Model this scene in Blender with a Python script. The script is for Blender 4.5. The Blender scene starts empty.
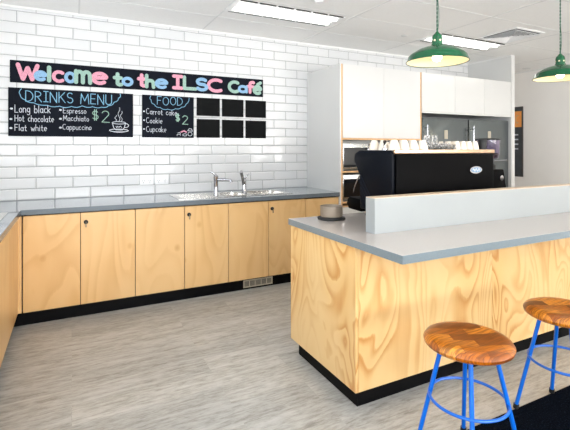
import bpy, bmesh, math, random
from mathutils import Vector, Matrix
random.seed(7)
PI = math.pi
S = bpy.context.scene
COL = S.collection

# ------------------------------------------------------------------ materials
def srgb(r, g, b):
    def f(c):
        c /= 255.0
        return c / 12.92 if c <= .04045 else ((c + .055) / 1.055) ** 2.4
    return (f(r), f(g), f(b), 1)

class NT:
    def __init__(s, name):
        s.m = bpy.data.materials.new(name); s.m.use_nodes = True
        s.t = s.m.node_tree; s.n = s.t.nodes
        s.b = s.n['Principled BSDF']
    def add(s, typ, **kw):
        x = s.n.new(typ)
        for k, v in kw.items():
            if hasattr(x, k): setattr(x, k, v)
            else: x.inputs[k].default_value = v
        return x
    def link(s, a, b): s.t.links.new(a, b)
    def coords(s, scale=(1, 1, 1), rnd=True, kind='Object'):
        tc = s.add('ShaderNodeTexCoord'); mp = s.add('ShaderNodeMapping')
        mp.inputs['Scale'].default_value = scale
        src = tc.outputs[kind]
        if rnd:
            oi = s.add('ShaderNodeObjectInfo')
            mul = s.add('ShaderNodeMath', operation='MULTIPLY'); mul.inputs[1].default_value = 37.0
            s.link(oi.outputs['Random'], mul.inputs[0])
            va = s.add('ShaderNodeVectorMath', operation='ADD')
            s.link(src, va.inputs[0]); s.link(mul.outputs[0], va.inputs[1]); src = va.outputs[0]
        s.link(src, mp.inputs['Vector'])
        return mp.outputs['Vector']
    def math(s, op, a, b=None):
        x = s.add('ShaderNodeMath', operation=op)
        for i, v in enumerate((a, b)):
            if v is None: continue
            if isinstance(v, (int, float)): x.inputs[i].default_value = v
            else: s.link(v, x.inputs[i])
        return x.outputs[0]
    def noise(s, vec, scale, detail=3, rough=.5, dist=0):
        x = s.add('ShaderNodeTexNoise'); x.inputs['Scale'].default_value = scale
        x.inputs['Detail'].default_value = detail; x.inputs['Roughness'].default_value = rough
        x.inputs['Distortion'].default_value = dist
        s.link(vec, x.inputs['Vector']); return x.outputs['Fac']
    def ramp(s, fac, stops, interp='LINEAR'):
        x = s.add('ShaderNodeValToRGB'); e = x.color_ramp.elements
        x.color_ramp.interpolation = interp
        while len(e) < len(stops): e.new(.5)
        for el, (p, c) in zip(e, stops): el.position = p; el.color = c
        s.link(fac, x.inputs[0]); return x.outputs[0]
    def mix(s, fac, a, b, mode='MIX'):
        x = s.add('ShaderNodeMix'); x.data_type = 'RGBA'; x.blend_type = mode
        for sock, v in ((x.inputs[0], fac), (x.inputs[6], a), (x.inputs[7], b)):
            if isinstance(v, (int, float, tuple)): sock.default_value = v
            else: s.link(v, sock)
        return x.outputs[2]
    def bump(s, h, strength=.2, dist=.01):
        x = s.add('ShaderNodeBump'); x.inputs['Strength'].default_value = strength
        x.inputs['Distance'].default_value = dist
        s.link(h, x.inputs['Height']); s.link(x.outputs[0], s.b.inputs['Normal'])
    def set(s, **kw):
        for k, v in kw.items():
            s.b.inputs[k.replace('_', ' ')].default_value = v
        return s

def plain(name, col, rough=.5, metal=0, var=.06, scale=30, **kw):
    """a base colour with a fine procedural mottling"""
    t = NT(name); v = t.coords(rnd=False)
    f = t.noise(v, scale, 3)
    d = tuple(c * (1 - var) for c in col[:3]) + (1,)
    l = tuple(min(1, c * (1 + var)) for c in col[:3]) + (1,)
    t.link(t.ramp(f, [(.3, d), (.7, l)]), t.b.inputs['Base Color'])
    t.set(Roughness=rough, Metallic=metal)
    for k, x in kw.items(): t.b.inputs[k.replace('_', ' ')].default_value = x
    return t.m

def ply(name, light, mid, dark, lines=26, amount=.55, hx=1.6, hz=.5, rough=.32, dist=.35):
    """rotary-cut pine plywood: contour lines of a stretched noise field"""
    t = NT(name); v = t.coords((hx, hx, hz))
    n = t.noise(v, 1.5, 1.6, .4, dist)
    v2 = t.coords((1, 1, .05)); fine = t.noise(v2, 90, 2)
    sx = t.add('ShaderNodeSeparateXYZ'); t.link(v, sx.inputs[0])
    lin = t.math('MULTIPLY', t.math('ADD', sx.outputs[0], sx.outputs[1]), .16)
    a = t.math('ADD', t.math('ADD', n, lin), t.math('MULTIPLY', fine, .012))
    fr = t.math('FRACT', t.math('MULTIPLY', a, lines))
    w = t.ramp(fr, [(0, (.0,) * 3 + (1,)), (.45, (.12,) * 3 + (1,)), (.86, (1,) * 3 + (1,)), (.97, (.55,) * 3 + (1,)), (1, (0,) * 3 + (1,))])
    v3 = t.coords((1.2, 1.2, .5)); patch = t.noise(v3, 2.6, 2)
    pm = t.ramp(patch, [(.35, (.15,) * 3 + (1,)), (.62, (1,) * 3 + (1,))])
    fac = t.math('MULTIPLY', t.math('MULTIPLY', w, pm), amount)
    c = t.mix(patch, light, mid)
    c = t.mix(fac, c, dark)
    # sparse small knots
    vk = t.coords((1, 1, .8)); vo = t.add('ShaderNodeTexVoronoi'); vo.inputs['Scale'].default_value = 3.2
    t.link(vk, vo.inputs['Vector'])
    k = t.ramp(vo.outputs['Distance'], [(.03, (.6,) * 3 + (1,)), (.11, (0,) * 3 + (1,))])
    c = t.mix(k, c, dark)
    t.link(c, t.b.inputs['Base Color'])
    t.set(Roughness=rough)
    t.bump(fine, .03, .002)
    return t.m

def m_tile():
    t = NT('white_bevelled_tile')
    tc = t.add('ShaderNodeTexCoord'); sx = t.add('ShaderNodeSeparateXYZ'); cx = t.add('ShaderNodeCombineXYZ')
    t.link(tc.outputs['Object'], sx.inputs[0])
    # back-wall coordinates: x along, z up, wall joints start at x=-0.4431, z=0.9
    t.link(t.math('ADD', sx.outputs[0], .4431 + .303 * 20 + .1515), cx.inputs[0])
    t.link(t.math('ADD', sx.outputs[2], -.9 + .101 * 20), cx.inputs[1])
    def brick(ms, sm):
        b = t.add('ShaderNodeTexBrick'); b.offset = .5; b.squash = 1
        b.inputs['Scale'].default_value = 1; b.inputs['Brick Width'].default_value = .303
        b.inputs['Row Height'].default_value = .101
        b.inputs['Mortar Size'].default_value = ms; b.inputs['Mortar Smooth'].default_value = sm
        b.inputs['Color1'].default_value = srgb(214, 214, 214); b.inputs['Color2'].default_value = srgb(209, 210, 211)
        b.inputs['Mortar'].default_value = srgb(104, 107, 110)
        t.link(cx.outputs[0], b.inputs['Vector']); return b
    b = brick(.0018, .3); b2 = brick(.012, 1.0)
    t.link(b.outputs['Color'], t.b.inputs['Base Color'])
    inv = t.math('SUBTRACT', 1, b2.outputs['Fac'])
    t.bump(inv, 1.0, .0045)
    t.link(t.ramp(b.outputs['Fac'], [(0, (.12,) * 3 + (1,)), (1, (.7,) * 3 + (1,))]), t.b.inputs['Roughness'])
    return t.m

def m_floor():
    t = NT('grey_vinyl_planks')
    tc = t.add('ShaderNodeTexCoord')
    b = t.add('ShaderNodeTexBrick'); b.offset = .37
    b.inputs['Scale'].default_value = 1; b.inputs['Brick Width'].default_value = 1.22
    b.inputs['Row Height'].default_value = .18; b.inputs['Mortar Size'].default_value = .0012
    b.inputs['Mortar Smooth'].default_value = .1
    b.inputs['Color1'].default_value = (.25,) * 3 + (1,); b.inputs['Color2'].default_value = (.75,) * 3 + (1,)
    b.inputs['Mortar'].default_value = (.3,) * 3 + (1,)
    t.link(tc.outputs['Object'], b.inputs['Vector'])
    # shift the grain from plank to plank
    off = t.add('ShaderNodeVectorMath', operation='MULTIPLY_ADD')
    t.link(b.outputs['Color'], off.inputs[0]); off.inputs[1].default_value = (9, 5, 3)
    t.link(tc.outputs['Object'], off.inputs[2])
    mp = t.add('ShaderNodeMapping'); mp.inputs['Scale'].default_value = (.9, 9, 1)
    t.link(off.outputs[0], mp.inputs['Vector'])
    g = t.noise(mp.outputs[0], 2.2, 6, .62, .4)
    mp2 = t.add('ShaderNodeMapping'); mp2.inputs['Scale'].default_value = (3, 60, 1)
    t.link(off.outputs[0], mp2.inputs['Vector'])
    g2 = t.noise(mp2.outputs[0], 2, 3)
    c = t.ramp(g, [(.28, srgb(128, 126, 119)), (.5, srgb(162, 161, 156)), (.72, srgb(190, 191, 189))])
    mp3 = t.add('ShaderNodeMapping'); mp3.inputs['Scale'].default_value = (5, 26, 1)
    t.link(off.outputs[0], mp3.inputs['Vector'])
    g3 = t.noise(mp3.outputs[0], 2.4, 6, .75, .2)
    c = t.mix(t.ramp(g3, [(.42, (0, 0, 0, 1)), (.62, (.55, .55, .55, 1))]), c, srgb(206, 206, 203))
    c = t.mix(t.ramp(g3, [(.3, (.5, .5, .5, 1)), (.46, (0, 0, 0, 1))]), c, srgb(116, 113, 106))
    c = t.mix(t.math('MULTIPLY', g2, .22), c, srgb(126, 119, 108))
    tone = t.ramp(b.outputs['Color'], [(.2, (.87, .87, .87, 1)), (.8, (1.08, 1.07, 1.05, 1))])
    c = t.mix(1.0, c, tone, 'MULTIPLY')
    t.link(c, t.b.inputs['Base Color'])
    t.set(Roughness=.36)
    t.bump(g2, .05, .002)
    return t.m

def m_seat():
    t = NT('stained_parquet_seat'); v = t.coords((1, 1, 1), rnd=True)
    mp = t.add('ShaderNodeMapping'); mp.inputs['Rotation'].default_value = (0, 0, .45)
    t.link(v, mp.inputs['Vector'])
    b = t.add('ShaderNodeTexBrick'); b.offset = .5; b.inputs['Scale'].default_value = 1
    b.inputs['Brick Width'].default_value = .17; b.inputs['Row Height'].default_value = .055
    b.inputs['Mortar Size'].default_value = .0006
    b.inputs['Color1'].default_value = (.1,) * 3 + (1,); b.inputs['Color2'].default_value = (.9,) * 3 + (1,)
    b.inputs['Mortar'].default_value = (0, 0, 0, 1)
    t.link(mp.outputs[0], b.inputs['Vector'])
    mp2 = t.add('ShaderNodeMapping'); mp2.inputs['Scale'].default_value = (7, 110, 20)
    mp2.inputs['Rotation'].default_value = (0, 0, .45); t.link(v, mp2.inputs['Vector'])
    g = t.noise(mp2.outputs[0], 1.3, 4, .6, .6)
    c = t.ramp(b.outputs['Color'], [(.08, srgb(104, 48, 6)), (.5, srgb(180, 98, 18)), (.92, srgb(224, 144, 48))])
    c = t.mix(t.ramp(g, [(.40, (.7,) * 3 + (1,)), (.6, (0,) * 3 + (1,))]), c, srgb(84, 38, 8))
    t.link(c, t.b.inputs['Base Color']); t.set(Roughness=.28); t.b.inputs['Coat Weight'].default_value = .15
    return t.m

def m_glass(name, col=(1, 1, 1, 1), rough=0.02, ior=1.45):
    t = NT(name); v = t.coords(rnd=False); f = t.noise(v, 20, 2)
    t.link(t.mix(f, col, tuple(c * .94 for c in col[:3]) + (1,)), t.b.inputs['Base Color'])
    t.set(Roughness=rough, IOR=ior); t.b.inputs['Transmission Weight'].default_value = 1
    return t.m

def m_emit(name, col, strength):
    t = NT(name); t.set(Roughness=.5)
    t.b.inputs['Base Color'].default_value = col
    t.b.inputs['Emission Color'].default_value = col
    t.b.inputs['Emission Strength'].default_value = strength
    return t.m

def m_brushed(name, col, rough=.28, vert=True):
    t = NT(name); v = t.coords((40, 40, .6) if vert else (.6, .6, 40), rnd=False)
    f = t.noise(v, 5, 3)
    t.link(t.ramp(f, [(.3, tuple(c * .85 for c in col[:3]) + (1,)), (.7, col)]), t.b.inputs['Base Color'])
    t.link(t.ramp(f, [(0, (rough * .7,) * 3 + (1,)), (1, (rough * 1.4,) * 3 + (1,))]), t.b.inputs['Roughness'])
    t.set(Metallic=1); return t.m

M = {}
M['tile'] = m_tile()
M['floor'] = m_floor()
M['paint'] = plain('matt_white_paint', srgb(236, 233, 229), .75, var=.015, scale=3)
M['ceil'] = plain('ceiling_tile_white', srgb(247, 246, 244), .85, var=.02, scale=60)
M['tbar'] = plain('ceiling_bar_white', srgb(226, 226, 224), .5, var=.02)
M['lam'] = plain('white_laminate', srgb(210, 210, 208), .3, var=.01, scale=4)
M['screen'] = plain('pale_grey_laminate', srgb(148, 153, 154), .35, var=.015, scale=4)
M['door'] = ply('birch_ply_doors', srgb(230, 194, 142), srgb(218, 174, 114), srgb(188, 130, 64), lines=11, amount=.30, hx=1.7, hz=.5)
M['pine'] = ply('pine_ply_panels', srgb(226, 198, 148), srgb(214, 172, 108), srgb(184, 116, 42), lines=13, amount=.74, hx=2.0, hz=.9, dist=.9)
M['plyedge'] = plain('ply_edge', srgb(214, 170, 122), .5, var=.12, scale=80)
M['cap'] = plain('pale_tan_top', srgb(206, 184, 160), .4, var=.06, scale=60)  # even tan colour for the top of the upstand
M['black'] = plain('black_kickboard', srgb(5, 5, 7), .5, var=.1, Specular_IOR_Level=.1)
M['gap'] = plain('dark_carcass', srgb(50, 36, 24), .7, var=.1)
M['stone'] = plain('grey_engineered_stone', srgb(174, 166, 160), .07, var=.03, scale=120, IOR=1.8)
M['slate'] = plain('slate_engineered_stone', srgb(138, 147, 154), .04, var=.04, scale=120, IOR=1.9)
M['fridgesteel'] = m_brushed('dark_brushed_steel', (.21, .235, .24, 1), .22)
M['edge'] = plain('shaded_slate_edge', srgb(98, 107, 114), .25, var=.05, scale=120)  # shade on the worktop front put into a darker slate colour
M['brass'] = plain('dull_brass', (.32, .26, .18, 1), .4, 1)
M['edge2'] = plain('shaded_stone_edge', srgb(112, 124, 130), .25, var=.04, scale=120)  # shade on the island worktop edges put into a darker stone colour
M['steel'] = m_brushed('brushed_steel', (.62, .64, .65, 1), .25)
M['sinksteel'] = m_brushed('sink_steel', (.78, .76, .72, 1), .22, False)
M['chrome'] = plain('polished_chrome', (.42, .42, .44, 1), .1, 1, var=.02)
M['board'] = plain('blackboard_paint', srgb(6, 12, 24), .6, var=.15, scale=12, Specular_IOR_Level=.1)
M['board2'] = plain('plain_blackboard_paint', srgb(5, 7, 8), .6, var=.15, scale=12, Specular_IOR_Level=.1)
def chalk(name, c, a=.25):
    return plain(name, c, .9, var=a, scale=160)
M['c_pink'] = chalk('pink_chalk', srgb(214, 148, 166), .3)
M['c_blue'] = chalk('blue_chalk', srgb(130, 168, 200), .3)
M['c_green'] = chalk('green_chalk', srgb(146, 176, 164), .3)
M['c_white'] = chalk('white_chalk', srgb(196, 200, 208), .2)
M['c_sky'] = chalk('pale_blue_chalk', srgb(120, 170, 198), .2)
M['c_mint'] = chalk('mint_chalk', srgb(146, 178, 162), .2)
M['seat'] = m_seat()
M['blue'] = plain('blue_powder_coat', srgb(8, 98, 200), .3, var=.03)
M['rubber'] = plain('black_rubber', srgb(14, 14, 15), .6)
M['green'] = plain('green_enamel', srgb(12, 82, 50), .18, var=.04)
M['enamel'] = plain('cream_enamel', srgb(226, 213, 180), .35, var=.01)
M['bulb'] = m_emit('warm_bulb', (1, .80, .55, 1), 36)
M['lampwhite'] = m_emit('fluorescent_diffuser', (1, .985, .95, 1), 1.25)
M['tube'] = m_emit('fluorescent_tube', (1, .99, .97, 1), 7)
M['machine'] = plain('black_machine_panel', srgb(3, 3, 4), .5, var=.1, Specular_IOR_Level=.04)
M['navy'] = plain('navy_black_side_panel', srgb(6, 10, 18), .4, var=.08, Specular_IOR_Level=.1)
M['rib'] = plain('dark_grey_ribs', srgb(24, 30, 42), .6, Specular_IOR_Level=.1)
M['copper'] = plain('warm_brushed_rail', (.72, .50, .34, 1), .3, 1, var=.1)
M['porcelain'] = plain('white_porcelain', srgb(224, 214, 200), .15, var=.01)
M['glass'] = m_glass('clear_glass')
M['darkglass'] = plain('black_oven_glass', srgb(14, 18, 24), .06, var=.1)
M['hopper'] = m_glass('smoky_purple_plastic', (.72, .62, .82, 1), .15)
M['bean'] = plain('coffee_beans', srgb(50, 30, 22), .5, var=.4, scale=90)
M['taupe'] = plain('taupe_metal', srgb(140, 128, 114), .38, .3, var=.03)
M['plastic'] = plain('white_plastic', srgb(240, 240, 240), .3, var=.01)
M['ventgrey'] = plain('grey_plastic_grille', srgb(176, 168, 150), .4, var=.04)
M['embl'] = plain('blue_enamel', srgb(92, 128, 160), .3)
M['slot'] = plain('slot_dark', srgb(38, 38, 40), .6)
M['posterdark'] = plain('dark_grey_print', srgb(62, 66, 70), .4, var=.12, scale=8)
M['posterframe'] = plain('poster_frame', srgb(70, 66, 62), .4)
M['orange'] = plain('orange_print', srgb(244, 160, 80), .5, var=.05)
M['cord'] = plain('green_twisted_flex', srgb(40, 84, 66), .7, var=.5, scale=200)

def m_carpet():
    t = NT('charcoal_carpet'); v = t.coords(rnd=False)
    f = t.noise(v, 130, 3, .8); g = t.noise(v, 30, 2)
    c = t.ramp(f, [(.35, srgb(4, 6, 10)), (.58, srgb(16, 20, 28)), (.8, srgb(58, 66, 78))])
    t.link(c, t.b.inputs['Base Color']); t.set(Roughness=.95); t.b.inputs['Specular IOR Level'].default_value = 0
    t.bump(f, .8, .006); return t.m
M['carpet'] = m_carpet()

# ------------------------------------------------------------------ mesh helpers
class MB:
    def __init__(s): s.bm = bmesh.new()
    def box(s, x0, x1, y0, y1, z0, z1, bev=0, seg=2):
        r = bmesh.ops.create_cube(s.bm, size=1)
        vs = r['verts']
        for v in vs:
            v.co = Vector(((x0 + x1) / 2 + v.co.x * (x1 - x0), (y0 + y1) / 2 + v.co.y * (y1 - y0), (z0 + z1) / 2 + v.co.z * (z1 - z0)))
        if bev:
            es = list({e for v in vs for e in v.link_edges})
            bmesh.ops.bevel(s.bm, geom=es, offset=bev, segments=seg, profile=.5, affect='EDGES')
        return s
    def tube(s, pts, r, n=10, cap=True):
        pts = [Vector(p) for p in pts]; rs = r if isinstance(r, (list, tuple)) else [r] * len(pts)
        up = None; rings = []
        for i, p in enumerate(pts):
            d = (pts[min(i + 1, len(pts) - 1)] - pts[max(i - 1, 0)]).normalized()
            if up is None: up = Vector((0, 0, 1)) if abs(d.z) < .9 else Vector((1, 0, 0))
            u = (up - d * up.dot(d)).normalized(); w = d.cross(u); up = u
            rings.append([s.bm.verts.new(p + (u * math.cos(a) + w * math.sin(a)) * rs[i]) for a in [2 * PI * k / n for k in range(n)]])
        for a, b in zip(rings, rings[1:]):
            for k in range(n): s.bm.faces.new((a[k], a[(k + 1) % n], b[(k + 1) % n], b[k]))
        if cap: s.bm.faces.new(rings[0][::-1]); s.bm.faces.new(rings[-1])
        return s
    def torus(s, c, R, r, n=48, m=8):
        c = Vector(c); g = []
        for i in range(n):
            a = 2 * PI * i / n
            g.append([s.bm.verts.new(c + Vector((math.cos(a) * (R + r * math.cos(b)), math.sin(a) * (R + r * math.cos(b)), r * math.sin(b)))) for b in [2 * PI * k / m for k in range(m)]])
        for i in range(n):
            for k in range(m): s.bm.faces.new((g[i][k], g[(i + 1) % n][k], g[(i + 1) % n][(k + 1) % m], g[i][(k + 1) % m]))
        return s
    def lathe(s, prof, c=(0, 0, 0), n=32, closed=False):
        c = Vector(c); g = []
        for r, z in prof:
            if r < 1e-6: g.append([s.bm.verts.new(c + Vector((0, 0, z)))])
            else: g.append([s.bm.verts.new(c + Vector((r * math.cos(2 * PI * k / n), r * math.sin(2 * PI * k / n), z))) for k in range(n)])
        if closed: g.append(g[0])
        for a, b in zip(g, g[1:]):
            for k in range(n):
                k2 = (k + 1) % n
                if len(a) == 1 and len(b) == 1: continue
                if len(a) == 1: s.bm.faces.new((a[0], b[k2], b[k]))
                elif len(b) == 1: s.bm.faces.new((a[k], a[k2], b[0]))
                else: s.bm.faces.new((a[k], a[k2], b[k2], b[k]))
        return s
    def prism_x(s, prof, x0, x1, bev=0):
        """profile of (y,z) extruded along x"""
        a = [s.bm.verts.new((x0, y, z)) for y, z in prof]; b = [s.bm.verts.new((x1, y, z)) for y, z in prof]
        fs = [s.bm.faces.new(a), s.bm.faces.new(b[::-1])]
        n = len(a)
        for k in range(n): fs.append(s.bm.faces.new((a[k], b[k], b[(k + 1) % n], a[(k + 1) % n])))
        if bev:
            es = list({e for v in a + b for e in v.link_edges})
            bmesh.ops.bevel(s.bm, geom=es, offset=bev, segments=2, profile=.5, affect='EDGES')
        return s
    def slab(s, xs, ys, filled, z0, z1):
        """slab of grid cells with holes; only outer faces"""
        vt = {}
        def v(i, j, z):
            k = (i, j, z)
            if k not in vt: vt[k] = s.bm.verts.new((xs[i], ys[j], z))
            return vt[k]
        nx, ny = len(xs) - 1, len(ys) - 1
        F = lambda i, j: 0 <= i < nx and 0 <= j < ny and filled(i, j)
        for i in range(nx):
            for j in range(ny):
                if not F(i, j): continue
                s.bm.faces.new((v(i, j, z1), v(i + 1, j, z1), v(i + 1, j + 1, z1), v(i, j + 1, z1)))
                s.bm.faces.new((v(i, j, z0), v(i, j + 1, z0), v(i + 1, j + 1, z0), v(i + 1, j, z0)))
                for di, dj, a, b in ((-1, 0, (i, j + 1), (i, j)), (1, 0, (i + 1, j), (i + 1, j + 1)), (0, -1, (i, j), (i + 1, j)), (0, 1, (i + 1, j + 1), (i, j + 1))):
                    if not F(i + di, j + dj):
                        s.bm.faces.new((v(*a, z0), v(*b, z0), v(*b, z1), v(*a, z1)))
        return s
    def ribbon(s, pts, w, y):
        """flat chalk stroke in the xz plane at depth y, facing -y"""
        s.k = getattr(s, 'k', 0)
        def P(x, z): return s.bm.verts.new((x, y - s.k * 1.2e-5, z))
        h = w / 2
        for (x0, z0), (x1, z1) in zip(pts, pts[1:]):
            dx, dz = x1 - x0, z1 - z0; L = math.hypot(dx, dz)
            if L < 1e-7: continue
            nx, nz = -dz / L * h, dx / L * h
            s.k = (s.k + 1) % 60
            s.bm.faces.new([P(x0 + nx, z0 + nz), P(x0 - nx, z0 - nz), P(x1 - nx, z1 - nz), P(x1 + nx, z1 + nz)])
        for x, z in pts:
            s.k = (s.k + 1) % 60
            s.bm.faces.new([P(x + h * math.cos(a), z + h * math.sin(a)) for a in [2 * PI * k / 10 for k in range(10)]])
        return s
    def build(s, name, mats, parent=None, smooth=True, recalc=True, label=None):
        if recalc: bmesh.ops.recalc_face_normals(s.bm, faces=s.bm.faces)
        if parent is not None:
            o_ = Vector((0, 0, 0)); p = parent
            while p is not None: o_ += p.location; p = p.parent
            bmesh.ops.translate(s.bm, verts=s.bm.verts, vec=-o_)
        me = bpy.data.meshes.new(name); s.bm.to_mesh(me); s.bm.free()
        for m in (mats if isinstance(mats, list) else [mats]): me.materials.append(m)
        if smooth:
            me.polygons.foreach_set('use_smooth', [True] * len(me.polygons))
            me.set_sharp_from_angle(angle=math.radians(38))
        o = bpy.data.objects.new(name, me); COL.objects.link(o)
        if parent is not None: o.parent = parent
        if label: o['label'] = label
        return o

def root(name, label, cat, loc=(0, 0, 0), group=None):
    o = bpy.data.objects.new(name, None); COL.objects.link(o); o.location = loc
    o.empty_display_size = .1
    o['label'] = label; o['category'] = cat
    if group: o['group'] = group
    return o
def tag(o, label, cat, group=None):
    o['label'] = label; o['category'] = cat
    if group: o['group'] = group
    return o
def struct(o): o['kind'] = 'structure'; return o
def copy_tree(o, parent=None):
    c = o.copy(); COL.objects.link(c)
    if parent is not None: c.parent = parent
    for ch in o.children: copy_tree(ch, c)
    return c

# ------------------------------------------------------------------ room shell
CEIL = 2.66; WY = 4.5; XL = -1.06; XR = 6.79; YR = -3.6; YB = 5.7; XN = 5.415
CX, CY = .713, .713
struct(MB().box(XL - .1, XR + .1, YR - .1, YB + .1, -.1, 0).build('floor', M['floor'], smooth=False))
struct(MB().box(XL - .1, XR + .1, YR - .1, YB + .1, CEIL, CEIL + .1).build('ceiling', M['ceil'], smooth=False))
struct(MB().box(XL - .1, XN, WY, WY + .1, 0, CEIL).build('wall_back', M['tile'], smooth=False))
struct(MB().box(XN, XN + .07, 3.785, YB, 0, CEIL).build('wall_nib', M['lam'], smooth=False))
struct(MB().box(XN + .07, XR, YB, YB + .1, 0, CEIL).build('wall_passage', M['paint'], smooth=False))
struct(MB().box(XR, XR + .1, YR, YB + .1, 0, CEIL).build('wall_right', M['paint'], smooth=False))
# left wall with a window over the side bench, rear wall with shopfront glazing (both behind / beside the camera)
w = MB()
w.box(XL - .1, XL, YR, WY, 0, 1.05); w.box(XL - .1, XL, YR, WY, 2.3, CEIL)
w.box(XL - .1, XL, YR, -.6, 1.05, 2.3); w.box(XL - .1, XL, 2.9, WY, 1.05, 2.3)
struct(w.build('wall_left', M['paint'], smooth=False))
w = MB()
w.box(XL - .1, XR + .1, YR - .1, YR, 0, .3); w.box(XL - .1, XR + .1, YR - .1, YR, 2.4, CEIL)
for a, b in ((XL - .1, -.5), (2.6, 3.1), (6.2, XR + .1)): w.box(a, b, YR - .1, YR, .3, 2.4)
struct(w.build('wall_rear', M['paint'], smooth=False))
def win_frame(n, x0, x1, y0, y1, z0, z1):
    f = MB(); t = .05
    if abs(x1 - x0) > abs(y1 - y0):
        f.box(x0, x1, y0, y1, z0, z0 + t); f.box(x0, x1, y0, y1, z1 - t, z1)
        for k in range(4):
            x = x0 + (x1 - x0 - t) * k / 3; f.box(x, x + t, y0, y1, z0 + t, z1 - t)
    else:
        f.box(x0, x1, y0, y1, z0, z0 + t); f.box(x0, x1, y0, y1, z1 - t, z1)
        for k in range(4):
            y = y0 + (y1 - y0 - t) * k / 3; f.box(x0, x1, y, y + t, z0 + t, z1 - t)
    struct(f.build('window_%d' % n, M['plastic'], smooth=False))
win_frame(1, XL - .08, XL - .03, -.6, 2.9, 1.05, 2.3)
win_frame(2, -.5, 2.6, YR - .08, YR - .03, .3, 2.4)
win_frame(3, 3.1, 6.2, YR - .08, YR - .03, .3, 2.4)

# ceiling grid bars (1200 x 600 tiles)
gb = MB(); gx = [.062 + 1.205 * k for k in range(-1, 6)]; gy = [3.98 - .6 * k for k in range(-2, 13)]
for x in gx:
    if x > XL: gb.box(x - .007, x + .007, YR, YB, CEIL - .002, CEIL)
for y in gy: gb.box(XL, XR, y - .006, y + .006, CEIL - .0015, CEIL)
struct(gb.build('trim_1', M['tbar'], smooth=False))
# shadow angle where ceiling meets the walls
tr = MB(); tr.box(XL, XN, WY - .012, WY, CEIL - .015, CEIL); tr.box(XN - .012, XN, 3.785, WY - .012, CEIL - .015, CEIL)
tr.box(XR - .015, XR, YR, YB, CEIL - .02, CEIL)
struct(tr.build('trim_2', M['tbar'], smooth=False))

# ------------------------------------------------------------------ back run of base cabinets
YF = 3.787           # worktop front edge
YD = 3.807           # door face
def lock(parent, x, z, y):
    b = MB()
    b.tube([(x, y + .001, z), (x, y - .012, z)], .017, 16)
    b.tube([(x, y - .008, z), (x, y - .022, z)], .008, 12)
    l = b.build('lock', M['rubber'], parent, label='black round cam lock')
    k = MB(); k.box(x - .0012, x + .0012, y - .034, y - .018, z - .014, z + .004)
    k.box(x - .006, x + .005, y - .030, y - .027, z - .040, z - .014, .003)
    k.build('key', M['brass'], l)
def base_cab(x0, x1, label, doors, locks=(), drawers=False, cat='cabinet'):
    r = root('base_cabinet', label, cat, ((x0 + x1) / 2, (YD + WY) / 2, 0), 'cabinets under the tiled wall')
    b = MB(); b.box(x0 + .001, x1 - .001, YD + .019, WY - .004, .105, .12); b.box(x0 + .001, x0 + .018, YD + .019, WY - .004, .12, .846)
    b.box(x1 - .018, x1 - .001, YD + .019, WY - .004, .12, .846); b.box(x0 + .018, x1 - .018, WY - .02, WY - .004, .12, .846)
    b.box(x0 + .018, x1 - .018, YD + .0195, YD + .03, .12, .846)
    b.build('carcass', M['gap'], r, smooth=False)
    if drawers:
        zs = [.105, .355, .615, .849]
        for a, c in zip(zs, zs[1:]):
            MB().box(x0 + .003, x1 - .003, YD, YD + .018, a + .003, c - .003, .0012, 1).build('drawer', M['door'], r)
    else:
        for i, (a, c) in enumerate(doors):
            d = MB().box(a + .0025, c - .0025, YD, YD + .018, .105, .849, .0012, 1).build('door', M['door'], r)
            if i in locks: lock(d, a + .04, .773, YD)
    return r
base_cab(-.337, .488, 'two-door ply cabinet in the corner where the two benches meet', [(-.337, .065), (.065, .488)], (1,))
base_cab(.488, 1.325, 'two-door ply cabinet under the sink draining board, left of the floor vent grille', [(.488, .91), (.91, 1.325)], (1,))
base_cab(1.325, 2.161, 'two-door ply cabinet above the kickboard vent grille, under the sink bowls', [(1.325, 1.741), (1.741, 2.161)], (1,))
base_cab(2.161, 2.578, 'ply drawer cabinet against the tall white cupboard, mostly hidden behind the island', None, drawers=True, cat='drawers')

# ------------------------------------------------------------------ left run
XD = -.368
def left_cab(y0, y1, label):
    r = root('base_cabinet', label, 'cabinet', ((XL + XD) / 2, (y0 + y1) / 2, 0), 'cabinets under the side bench')
    b = MB(); b.box(XL + .004, XD - .019, y0 + .001, y1 - .001, .105, .846); b.build('carcass', M['gap'], r, smooth=False)
    m = (y0 + y1) / 2
    for a, c in ((y0, m), (m, y1)):
        MB().box(XD - .018, XD, a + .0025, c - .0025, .105, .849, .0012, 1).build('door', M['door'], r)
left_cab(2.88, 3.76, 'ply side cabinet with plain doors at the inner corner, left edge of the photo')
left_cab(2.0, 2.875, 'ply side cabinet beside the camera, second from the corner, at the photo edge')
b = MB(); b.box(XD - .002, -.343, YD + .002, YD + .02, .105, .849); b.box(XD - .018, XD, 3.763, YD + .02, .105, .849)
tag(b.build('corner_filler', M['door'], smooth=False), 'narrow vertical ply strip filling the inner corner between the two cabinet runs', 'filler panel')
b = MB(); b.box(XL + .01, XD + 0, YD + .03, YD + .046, 0, .104); b.box(XD, 2.578, YD + .03, YD + .046, 0, .104)
tag(b.build('kickboard', M['black'], smooth=False), 'long black kickboard under the cabinets of the tiled wall', 'kickboard')
b = MB(); b.box(XD - .05, XD - .034, 2.0, YD + .028, 0, .104)
tag(b.build('kickboard', M['black'], smooth=False), 'black kickboard under the side bench at the photo edge', 'kickboard')

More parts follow.
